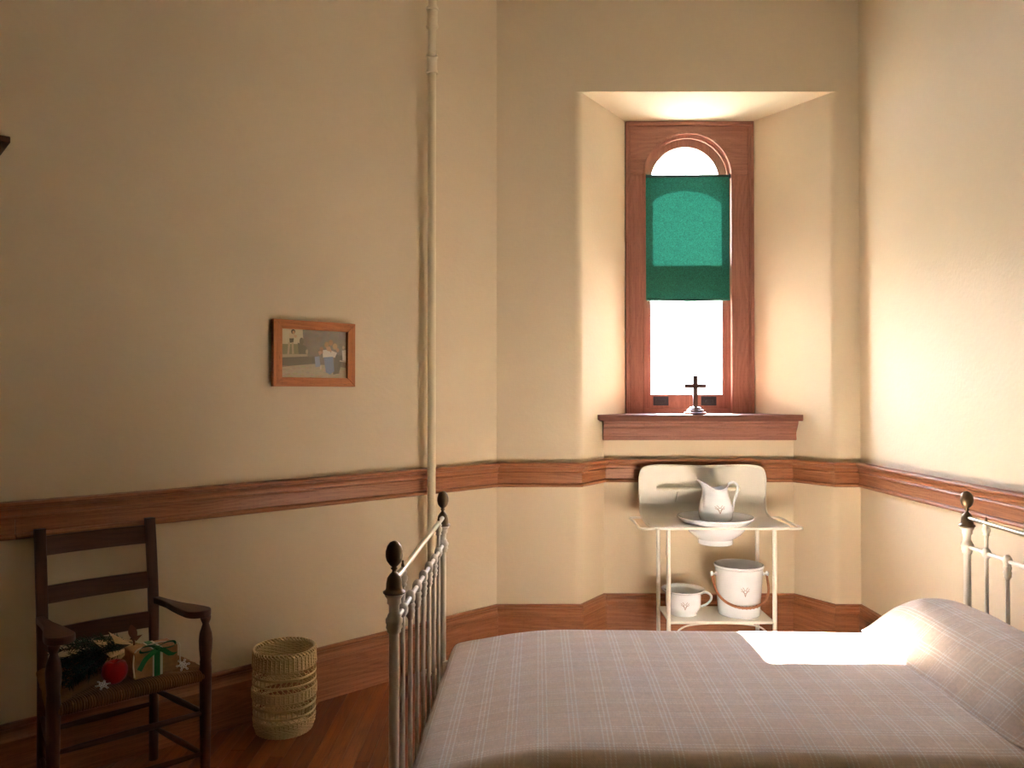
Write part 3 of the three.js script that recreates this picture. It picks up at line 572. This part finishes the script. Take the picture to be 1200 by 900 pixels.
{
  // along the bed (foot to head) and across it (far side to near side): place and drop below the top
  const along = crossSection([[0.022, 0.185], [0.026, 0.15], [0.034, 0.11], [0.052, 0.079], [0.09, 0.066], [0.16, 0.052], [0.28, 0.026], [0.42, 0.008], [0.6, 0], [1.2, 0], [1.8, 0.004], [1.93, 0.01], [1.955, 0.06]]);
  const across = crossSection([[-0.028, 0.33], [-0.024, 0.24], [-0.015, 0.12], [0.0, 0.045], [0.03, 0.014], [0.09, 0.002], [0.3, -0.004], [0.48, -0.006], [0.75, -0.003], [0.95, 0.005], [1.03, 0.02], [1.065, 0.055], [1.08, 0.12], [1.085, 0.22], [1.088, 0.33]]);
  const f = (u, v) => {
    const [x, dx] = along(u), [z, dz] = across(v);
    const n = 0.007 * (fbm(x / 2.4, z / 2.4 + 0.3, 8, 8, 3, 31) - 0.5) * (dz > 0.1 ? 2.2 : 1);
    const a = Math.max(0, dx), b = Math.max(0, dz), drop = Math.pow(Math.pow(a, 3) + Math.pow(b, 3), 1 / 3) + Math.min(0, dz);
    const wav = dz > 0.09 ? 0.006 * Math.sin(x * 17 + 2) * Math.min(1, (dz - 0.09) * 6) : 0, wz = dx > 0.08 ? 0.004 * Math.sin(z * 21) * Math.min(1, (dx - 0.08) * 12) : 0;
    return [x - wz, TOP - drop + n, z + (z > 0.5 ? wav : -wav)];
  };
  const sp = tag(obj('bedspread', grid(150, 110, f, (u, v) => [along(u)[2], across(v)[2]]), M.plaid), 'beige plaid cotton bedspread tucked over the mattress', 'bedspread');
  sp.position.set(...BED.pos); sp.rotation.y = BED.turn;
}
{ // the long pillow, wrapped in the same plaid
  const p = thing('pillow', 'long plump pillow in beige plaid cotton at the bed head', 'pillow', BED.pos, BED.turn);
  const cx = 1.765, hx = 0.205, cz = 0.505, hz = 0.495;
  const prof = crossSection([[-0.94, 0.06], [-1, 0.012], [-0.985, 0.03], [-0.93, 0.11], [-0.8, 0.3], [-0.62, 0.56], [-0.4, 0.8], [-0.12, 0.965], [0.15, 1], [0.45, 0.93], [0.72, 0.72], [0.9, 0.42], [1.0, 0.16], [0.98, 0.02]]);
  const f = (u, v) => {
    const [a, b] = prof(u), t = v * 2 - 1, e = Math.pow(Math.max(0, 1 - Math.pow(Math.abs(t), 4.5)), 0.42), w = 0.7 + 0.3 * Math.pow(e, 0.6);
    const n = 0.008 * (fbm(u, v, 6, 8, 3, 55) - 0.5) * e;
    return [cx + a * hx * w, TOP - 0.008 + b * 0.172 * e + n + 0.004, cz + t * hz];
  };
  const uvf = (u, v) => [prof(u)[2] * 0.19, v * 2 * hz];
  const g = grid(70, 80, f, uvf);
  obj('pillow_body', g, M.plaid, p);
}

// ---------------------------------------------------------------- armchair by the left wall
const CH = { pos: [-1.562, 0, -2.928], turn: 42 * PI / 180 };
{
  const c = thing('armchair', 'dark wooden ladder back armchair with a woven rush seat', 'chair', CH.pos, CH.turn);
  const S = 0.445;
  for (const s of [-1, 1]) {
    // rear post: round below, flattened and leaning back above the seat
    const ax = 0.192 * s, pts = [[0, 0], [0.2, 0.002], [0.44, 0], [0.62, -0.012], [0.8, -0.036], [0.945, -0.062]];
    const curve = new THREE.CatmullRomCurve3(pts.map(([y, z]) => V3(ax, y, z)));
    const g = grid(16, 40, (u, v) => { const p = curve.getPointAt(v), a = u * 2 * PI, k = Math.max(0, Math.min(1, (p.y - 0.44) / 0.15)), e = 1 - 0.6 * k, q = (t) => Math.sign(t) * Math.pow(Math.abs(t), e); return [p.x + q(Math.cos(a)) * (0.0175 + 0.0015 * k), p.y, p.z - q(Math.sin(a)) * (0.0175 - 0.003 * k)]; }, (u, v) => [v * 0.95, u * 0.11]);
    const cap = box(0.036, 0.004, 0.027, ax, 0.9435, -0.0617, 0.001);
    obj('rear_post', [g, cap], M.walnut, c);
    // turned front post
    const fx = 0.24 * s, fz = 0.418;
    const fp = lathe([[0, 0], [0.014, 0], [0.016, 0.03], [0.0185, 0.2], [0.0205, 0.4], [0.0215, 0.455], [0.0195, 0.475], [0.0205, 0.482], [0.0185, 0.49], [0.0225, 0.53], [0.0235, 0.56], [0.021, 0.585], [0.0145, 0.606], [0.011, 0.618], [0.0135, 0.624], [0.0175, 0.634], [0.0185, 0.645], [0, 0.646]], 24);
    fp.translate(fx, 0, fz); obj('front_post', grain(fp, 'y', rnd(), 0), M.walnut, c);
    // arm: narrow at the back, a broad rounded paddle in front
    const a = new THREE.Shape(); // x across (outward +), y forward
    a.moveTo(-0.012, 0); a.lineTo(0.014, 0); a.quadraticCurveTo(0.02, 0.15, 0.034, 0.24); a.quadraticCurveTo(0.06, 0.34, 0.062, 0.405); a.quadraticCurveTo(0.058, 0.455, 0.02, 0.462); a.quadraticCurveTo(-0.022, 0.458, -0.026, 0.4); a.quadraticCurveTo(-0.026, 0.3, -0.012, 0.15); a.lineTo(-0.012, 0);
    const ag = new THREE.ExtrudeGeometry(a, { depth: 0.016, bevelEnabled: true, bevelSize: 0.004, bevelThickness: 0.004, bevelOffset: -0.004, bevelSegments: 3, curveSegments: 10 });
    ag.rotateX(PI / 2); if (s < 0) { ag.scale(-1, 1, 1); const ix = ag.index; if (!ix) { const p = ag.attributes.position.array, n = ag.attributes.normal.array, swap = (r) => { for (let i = 0; i < r.length; i += 9) for (let k = 0; k < 3; k++) { const t = r[i + 3 + k]; r[i + 3 + k] = r[i + 6 + k]; r[i + 6 + k] = t; } }; swap(p); swap(n); } }
    ag.rotateX(-0.078); ag.translate(0.2 * s, 0.634, -0.005);
    obj('arm', grain(ag, 'z', rnd(), rnd()), M.walnut, c);
  }
  for (const [y0, y1] of [[0.522, 0.584], [0.675, 0.738], [0.848, 0.918]]) { // slats bow backwards a little
    const zc = (y) => (y < 0.62 ? -0.012 * (y - 0.44) / 0.18 : -0.012 - 0.05 * (y - 0.62) / 0.325);
    const g = grid(18, 7, (u, v) => { const loop = [[-1, 0], [-1, 1], [1, 1], [1, 0]]; const k = v * 4, i = Math.min(3, Math.floor(k)), t = k - i; const A = loop[i], Bq = loop[(i + 1) % 4]; const q = A[0] + (Bq[0] - A[0]) * t, w = A[1] + (Bq[1] - A[1]) * t; const x = (u * 2 - 1) * 0.186, y = y0 + (y1 - y0) * w; return [x, y, zc(y) - 0.014 * (1 - (u * 2 - 1) ** 2) - q * 0.005]; }, (u, v) => [u * 0.38, v * 0.15]);
    const gg = []; // front, back, top and bottom faces as one closed board
    const face = (q) => grid(18, 1, (u, v) => { const x = (u * 2 - 1) * 0.186, y = y0 + (y1 - y0) * v; return [x, y, zc(y) - 0.014 * (1 - (u * 2 - 1) ** 2) + q * 0.006]; }, (u, v) => [u * 0.38, v * 0.065]);
    const lid = (y) => grid(18, 1, (u, v) => { const x = (u * 2 - 1) * 0.186; return [x, y, zc(y) - 0.014 * (1 - (u * 2 - 1) ** 2) + (v * 2 - 1) * 0.006]; }, (u, v) => [u * 0.38, v * 0.012]);
    gg.push(face(1), face(-1), lid(y0), lid(y1));
    obj('back_slat', gg, M.walnut, c);
  }
  const rung = (a, b, r = 0.0105) => { const m = a.clone().add(b).multiplyScalar(0.5); return merge([cyl(a, m, r * 0.75, r * 1.15, 12), cyl(m, b, r * 1.15, r * 0.75, 12)]); };
  for (const y of [0.3, 0.155]) obj('front_rung', grain(rung(V3(-0.24, y, 0.418), V3(0.24, y, 0.418)), 'x'), M.walnut, c);
  for (const s of [-1, 1]) for (const y of [0.275, 0.125]) obj('side_rung', grain(rung(V3(0.192 * s, y, 0), V3(0.24 * s, y + 0.02, 0.418)), 'z'), M.walnut, c);
  obj('rear_rung', grain(rung(V3(-0.192, 0.22, 0), V3(0.192, 0.22, 0)), 'x'), M.walnut, c);
  // rush seat: cords wrapped over the four rails, meeting on the diagonals
  const rushTex = makeTex(256, 64, (u, v) => { const k = 0.75 + 0.5 * fbm(u, v, 8, 8, 3, 91); return [146 * k, 104 * k, 56 * k]; }, true, 1, 1);
  const rush = std({ map: rushTex, roughness: 0.8 }), cords = [];
  const FL = V3(-0.24, S, 0.418), FR = V3(0.24, S, 0.418), RR = V3(0.192, S, 0), RL = V3(-0.192, S, 0), C = V3(0, S - 0.004, 0.2);
  for (const [A, Bp, n] of [[FL, FR, 60], [FR, RR, 52], [RR, RL, 48], [RL, FL, 52]]) {
    const out = Bp.clone().sub(A).cross(V3(0, 1, 0)).normalize().multiplyScalar(-1);
    if (out.dot(A.clone().add(Bp).multiplyScalar(0.5).sub(C)) < 0) out.multiplyScalar(-1);
    for (let i = 0; i < n; i++) {
      const t = (i + 0.5) / n, e = A.clone().lerp(Bp, t), h = Math.min(t, 1 - t) * 2, inn = e.clone().lerp(C, 1).clone();
      const q = t < 0.5 ? A.clone().lerp(C, h) : Bp.clone().lerp(C, h); // the diagonal
      const j = rr(-0.0012, 0.0012);
      const pts = [e.clone().addScaledVector(out, -0.012).add(V3(0, -0.03, 0)), e.clone().addScaledVector(out, 0.009).add(V3(0, -0.024, 0)), e.clone().addScaledVector(out, 0.016).add(V3(0, -0.008 + j, 0)), e.clone().addScaledVector(out, 0.006).add(V3(0, 0.005 + j, 0)), e.clone().lerp(q, 0.35).add(V3(0, 0.006, 0)), q.clone().add(V3(0, -0.002, 0))];
      cords.push(new THREE.TubeGeometry(new THREE.CatmullRomCurve3(pts), 12, 0.0041 + rr(-0.0005, 0.0004), 5));
    }
  }
  const seat = obj('rush_seat', cords, rush, c); seat.userData.kind = 'stuff';
  const under = new THREE.Shape([[-0.236, -0.414], [0.236, -0.414], [0.188, -0.004], [-0.188, -0.004]].map((p) => new THREE.Vector2(...p)));
  const ug = new THREE.ExtrudeGeometry(under, { depth: 0.02, bevelEnabled: false }); ug.rotateX(-PI / 2); ug.translate(0, S - 0.026, 0);
  obj('seat_pad', ug, rush, c);
}
// things on the chair seat, placed in the chair's own axes
const SEAT = 0.462;
const onSeat = (x, z, y = SEAT) => { const s = Math.sin(CH.turn), k = Math.cos(CH.turn); return [CH.pos[0] + x * k + z * s, y, CH.pos[2] - x * s + z * k]; };
{
  const g = thing('gift_box', 'small brown paper parcel tied with a green ribbon bow on the chair', 'gift box', onSeat(0.08, 0.335), CH.turn + 0.05);
  const kraft = std({ map: makeTex(256, 256, (u, v) => { const k = 0.9 + 0.2 * fbm(u, v, 12, 12, 3, 61); return [176 * k, 132 * k, 88 * k]; }), roughness: 0.85 });
  const green = phys({ color: 0x0b7a3c, roughness: 0.45, sheen: 0.4, side: THREE.DoubleSide }), lace = std({ color: 0xe9dfca, roughness: 0.9, side: THREE.DoubleSide });
  const w = 0.148, h = 0.092, d = 0.098;
  obj('paper_wrap', box(w, h, d, 0, h / 2, 0, 0.005), kraft, g);
  const band = (bw, x, off, mat, nm) => obj(nm, [box(bw, h + off * 2, 0.0016, x, h / 2, d / 2 + off - 0.0008, 0.0004), box(bw, 0.0016, d + off * 2, x, h + off - 0.0008, 0, 0.0004), box(bw, h + off, 0.0016, x, h / 2, -d / 2 - off + 0.0008, 0.0004)], mat, g);
  band(0.034, 0.004, 0.0012, lace, 'lace_band'); band(0.02, 0.002, 0.0024, green, 'ribbon_band');
  obj('lace_cord', [tube([V3(-0.074, 0.01, 0.052), V3(-0.077, 0.06, 0.05), V3(-0.066, 0.095, 0.04), V3(-0.03, 0.102, 0.03), V3(0.02, 0.1, 0.01), V3(0.06, 0.098, 0.03), V3(0.078, 0.093, 0.046), V3(0.079, 0.06, 0.052), V3(0.08, 0.03, 0.055), V3(0.083, 0.016, 0.06)], 0.0026, 60, 6)], lace, g);
  const strip = (pts, width, ax = V3(0, 0, 1)) => { const cv = new THREE.CatmullRomCurve3(pts); return grid(1, 24, (u, v) => { const p = cv.getPointAt(v); return [p.x + ax.x * (u - 0.5) * width, p.y + ax.y * (u - 0.5) * width, p.z + ax.z * (u - 0.5) * width]; }, (u, v) => [u, v]); };
  const bow = [];
  for (const s of [-1, 1]) {
    bow.push(strip([V3(0.002, h + 0.004, d / 2), V3(0.002 + s * 0.03, h + 0.016, d / 2 + 0.002), V3(0.002 + s * 0.056, h + 0.014, d / 2 + 0.006), V3(0.002 + s * 0.06, h + 0.003, d / 2 + 0.008), V3(0.002 + s * 0.03, h - 0.003, d / 2 + 0.006), V3(0.002, h + 0.002, d / 2 + 0.003)], 0.018, V3(0, 0.55, 0.83)));
    bow.push(strip([V3(0.002, h + 0.003, d / 2 + 0.006), V3(0.002 + s * 0.022, h - 0.01, d / 2 + 0.012), V3(0.002 + s * 0.042, h - 0.026, d / 2 + 0.01), V3(0.002 + s * (s < 0 ? 0.062 : 0.06), h - (s < 0 ? 0.06 : 0.03), d / 2 + 0.008)], 0.017, V3(0.8, 0.55 * s, 0.2)));
  }
  const kn = new THREE.SphereGeometry(0.009, 14, 10); kn.scale(1.1, 0.9, 0.9); kn.translate(0.002, h + 0.003, d / 2 + 0.004); bow.push(kn);
  obj('bow', bow, green, g);
}
{
  const a = thing('apple', 'shiny red apple on the rush seat in front of the parcel', 'apple', onSeat(-0.046, 0.362), 0.4);
  const red = phys({ map: makeTex(128, 128, (u, v) => { const k = fbm(u, v, 16, 3, 3, 33); return mixc([150, 14, 16], [196, 34, 28], k); }), roughness: 0.3, clearcoat: 0.3 });
  obj('fruit', lathe([[0, 0.006], [0.01, 0.001], [0.022, 0.002], [0.034, 0.014], [0.041, 0.034], [0.0405, 0.05], [0.034, 0.066], [0.022, 0.073], [0.01, 0.07], [0.003, 0.062], [0, 0.06]], 36), red, a);
  obj('stem', tube([V3(0, 0.06, 0), V3(0.001, 0.07, 0), V3(0.005, 0.08, 0.001)], 0.0014, 8, 6), M.walnut, a);
}
// crocheted snowflakes
{
  const lace = std({ color: 0xf0e8d6, roughness: 0.95 });
  const flake = (pos, turn, label, tilt) => {
    const o = thing('lace_snowflake', label, 'ornament', pos, turn, 'crocheted snowflakes on the chair'), g = [];
    for (let k = 0; k < 6; k++) {
      const a = (k / 6) * 2 * PI, P = (r, da) => V3(Math.cos(a + da) * r, 0, Math.sin(a + da) * r);
      g.push(tube([P(0.002, 0), P(0.011, 0.3), P(0.017, 0), P(0.011, -0.3), P(0.002, 0)], 0.0013, 20, 5), tube([P(0.016, 0), P(0.02, 0.16), P(0.0235, 0), P(0.02, -0.16), P(0.016, 0)], 0.0012, 16, 5));
    }
    const ring = new THREE.TorusGeometry(0.011, 0.0012, 6, 24); ring.rotateX(PI / 2); g.push(ring);
    const m = merge(g); m.rotateX(tilt); m.computeBoundingBox(); m.translate(0, -m.boundingBox.min.y, 0);
    obj('crochet', m, lace, o);
    return o;
  };
  flake(onSeat(-0.09, 0.392, SEAT + 0.002), CH.turn, 'white crocheted snowflake lying beside the red apple', 0.45);
  flake(onSeat(0.168, 0.398, SEAT + 0.003), CH.turn, 'white crocheted snowflake at the right of the brown parcel', 0.8);
}
// evergreen bouquet in brown paper
{
  const b = thing('evergreen_bouquet', 'bunch of dark evergreen sprigs wrapped in brown paper on the chair', 'bouquet', onSeat(-0.085, 0.225), CH.turn + 0.12);
  const leaf = std({ color: 0x17361f, roughness: 0.7 }), leaf2 = std({ color: 0x24492a, roughness: 0.7 }), twig = std({ color: 0x4a3524, roughness: 0.9 });
  const paper = std({ map: makeTex(128, 128, (u, v) => { const k = 0.9 + 0.18 * fbm(u, v, 8, 8, 3, 81); return [212 * k, 180 * k, 136 * k]; }), roughness: 0.85, side: THREE.DoubleSide });
  const tie = V3(0.16, 0.06, -0.05), stems = [], n1 = [], n2 = [];
  for (let k = 0; k < 44; k++) {
    const end = V3(rr(-0.15, 0.02), rr(0.015, 0.135), rr(-0.08, 0.17)), mid = tie.clone().lerp(end, 0.5).add(V3(0, rr(0, 0.02), 0));
    const cv = new THREE.CatmullRomCurve3([tie.clone(), mid, end]); stems.push(new THREE.TubeGeometry(cv, 8, 0.0016, 5));
    for (let q = 0; q < 46; q++) {
      const t = 0.3 + 0.7 * (q / 45), p = cv.getPointAt(t), tan = cv.getTangentAt(t), side = V3(rr(-1, 1), rr(-1, 1), rr(-1, 1)).cross(tan).normalize();
      const dir = side.multiplyScalar(0.8).addScaledVector(tan, 0.7).normalize(), l = rr(0.016, 0.03), e = p.clone().addScaledVector(dir, l); if (e.y < 0.004) continue;
      (k % 3 ? n1 : n2).push(cyl(p, e, 0.0019, 0.0005, 3));
    }
  }
  obj('twigs', stems, twig, b).userData.kind = 'stuff'; obj('needles', n1, leaf, b).userData.kind = 'stuff'; obj('pale_needles', n2, leaf2, b).userData.kind = 'stuff';
  // the wrapper: an open cone of paper with two pointed corners
  const cone = (a0, a1, len, tipAt, r1) => grid(20, 10, (u, v) => { const a = a0 + (a1 - a0) * u, L = len * (1 - 0.45 * Math.min(1, Math.abs(u - tipAt) * 1.6)), t = v; const r = 0.012 + (r1 - 0.012) * t * (0.8 + 0.2 * Math.sin(u * 7)); return [tie.x - t * L, Math.max(0.004, tie.y - 0.25 * t * 0.06 + Math.sin(a) * r), tie.z + t * 0.04 + Math.cos(a) * r]; }, (u, v) => [u, v]);
  const flap = (a, b, c) => grid(8, 8, (u, v) => { const p = a.clone().lerp(b.clone().lerp(c, u), v); return [p.x, p.y + 0.006 * Math.sin(PI * u) * v, p.z + 0.008 * Math.sin(PI * v)]; }, (u, v) => [u, v]);
  const tipHigh = flap(tie.clone().add(V3(-0.01, 0.004, 0.03)), V3(0.03, 0.155, 0.06), V3(0.045, 0.115, 0.085)), tipLow = flap(tie.clone().add(V3(-0.005, -0.002, 0.04)), V3(0.0, 0.088, 0.07), V3(0.035, 0.066, 0.078));
  obj('paper_corner', tipHigh, paper, b); obj('paper_corner', tipLow, paper, b);
  obj('paper_wrapper', [cone(0.9, 3.4, 0.17, 0.25, 0.075), cone(3.3, 6.6, 0.14, 0.85, 0.07), cone(3, 5, -0.06, 0.5, 0.03)], paper, b);
  const bowm = std({ color: 0x7a4a2c, roughness: 0.6, side: THREE.DoubleSide });
  const loop = (s) => grid(6, 20, (u, v) => { const w = 0.016 * Math.sin(PI * v) ** 0.8 * (u * 2 - 1); return [tie.x + 0.002 + s * 0.014 * v + w, tie.y + 0.012 + 0.062 * v - (s > 0 ? 0.05 * v * v : 0), tie.z + 0.022 - 6 * w * w + s * 0.006]; }, (u, v) => [u, v]);
  obj('tie', [loop(-1), loop(1), new THREE.TorusGeometry(0.016, 0.004, 8, 20).rotateY(PI / 2).translate(tie.x, tie.y, tie.z)], bowm, b);
}

// ---------------------------------------------------------------- openwork waste basket
{
  const bk = thing('wicker_basket', 'tall openwork woven waste basket on the floor by the wall', 'basket', [-0.985, 0, -3.34]);
  const straw = std({ map: makeTex(256, 256, (u, v) => { const k = 0.8 + 0.4 * fbm(u, v, 20, 20, 3, 21); return [222 * k, 198 * k, 150 * k]; }), roughness: 0.85 });
  const H = 0.352, R = (y) => 0.124 + 0.008 * Math.sin((y / H) * PI * 0.9) - 0.01 * Math.max(0, 1 - y / 0.03);
  const Y = (f) => H * (1 - f);
  const N = 44, at = (a, y, dr = 0) => V3(Math.cos(a) * (R(y) + dr), y, Math.sin(a) * (R(y) + dr));
  // solid bands: upright stakes with strands woven round them
  const solid = (f0, f1, nm) => {
    const y1 = Y(f0), y0 = Y(f1), rows = Math.max(3, Math.round((y1 - y0) / 0.0068)), g = [];
    for (let r = 0; r < rows; r++) {
      const y = y0 + (r + 0.5) * (y1 - y0) / rows, pts = [];
      for (let k = 0; k < N * 2; k++) { const a = (k / (N * 2)) * 2 * PI; pts.push(at(a, y, (k % 2 ? 0 : ((k / 2 + r) % 2 ? 0.0012 : -0.0012)))); }
      g.push(new THREE.TubeGeometry(new THREE.CatmullRomCurve3(pts, true), N * 4, 0.0037, 5, true));
    }
    for (let k = 0; k < N; k++) { const a = (k / N) * 2 * PI; g.push(cyl(at(a, y0, 0.002), at(a, y1, 0.002), 0.0042, 0.0042, 6)); }
    obj(nm, g, straw, bk);
  };
  const hoop = (f) => { const y = Y(f), t = new THREE.TorusGeometry(R(y), 0.003, 6, 64); t.rotateX(PI / 2); t.translate(0, y, 0); return t; };
  const open = (f0, f1, kind, nm) => { const N = 36;
    const y1 = Y(f0), y0 = Y(f1), g = [hoop(f0), hoop(f1)];
    for (let k = 0; k < N; k++) { const a = (k / N) * 2 * PI, s = 2 * PI / N; if (kind) { g.push(cyl(at(a, y0), at(a + s * 1.1, y1), 0.0016, 0.0016, 5)); if (k % 2) g.push(cyl(at(a, y0, 0.001), at(a - s * 0.6, y1, 0.001), 0.0012, 0.0012, 5)); } else { g.push(cyl(at(a, y0), at(a, y1), 0.0019, 0.0019, 5)); } }
    obj(nm, g, straw, bk);
  };
  solid(0.05, 0.205, 'woven_band'); open(0.21, 0.295, 1, 'lattice_band'); open(0.305, 0.385, 0, 'open_band'); open(0.395, 0.465, 1, 'lattice_band'); solid(0.47, 0.57, 'woven_band'); open(0.58, 0.655, 1, 'lattice_band'); open(0.67, 0.755, 0, 'open_band'); open(0.765, 0.825, 1, 'lattice_band'); solid(0.83, 1.0, 'woven_band');
  // plaited rim
  const rim = []; for (const ph of [0, PI]) { const pts = []; for (let k = 0; k < 144; k++) { const a = (k / 144) * 2 * PI; pts.push(at(a, Y(0.026) + 0.0065 * Math.sin(a * 24 + ph), 0.0045 * Math.cos(a * 24 + ph))); } rim.push(new THREE.TubeGeometry(new THREE.CatmullRomCurve3(pts, true), 288, 0.0042, 6, true)); }
  obj('rim', rim, straw, bk);
  obj('bottom', cyl(V3(0, 0.003, 0), V3(0, 0.009, 0), 0.116, 0.116, 40), straw, bk);
}

// ---------------------------------------------------------------- shadows for every mesh and light, then hand over
scene.traverse((o) => { if (o.isMesh) { o.castShadow = true; o.receiveShadow = true; } if (o.isLight) o.castShadow = true; });
renderer.render(scene, camera);
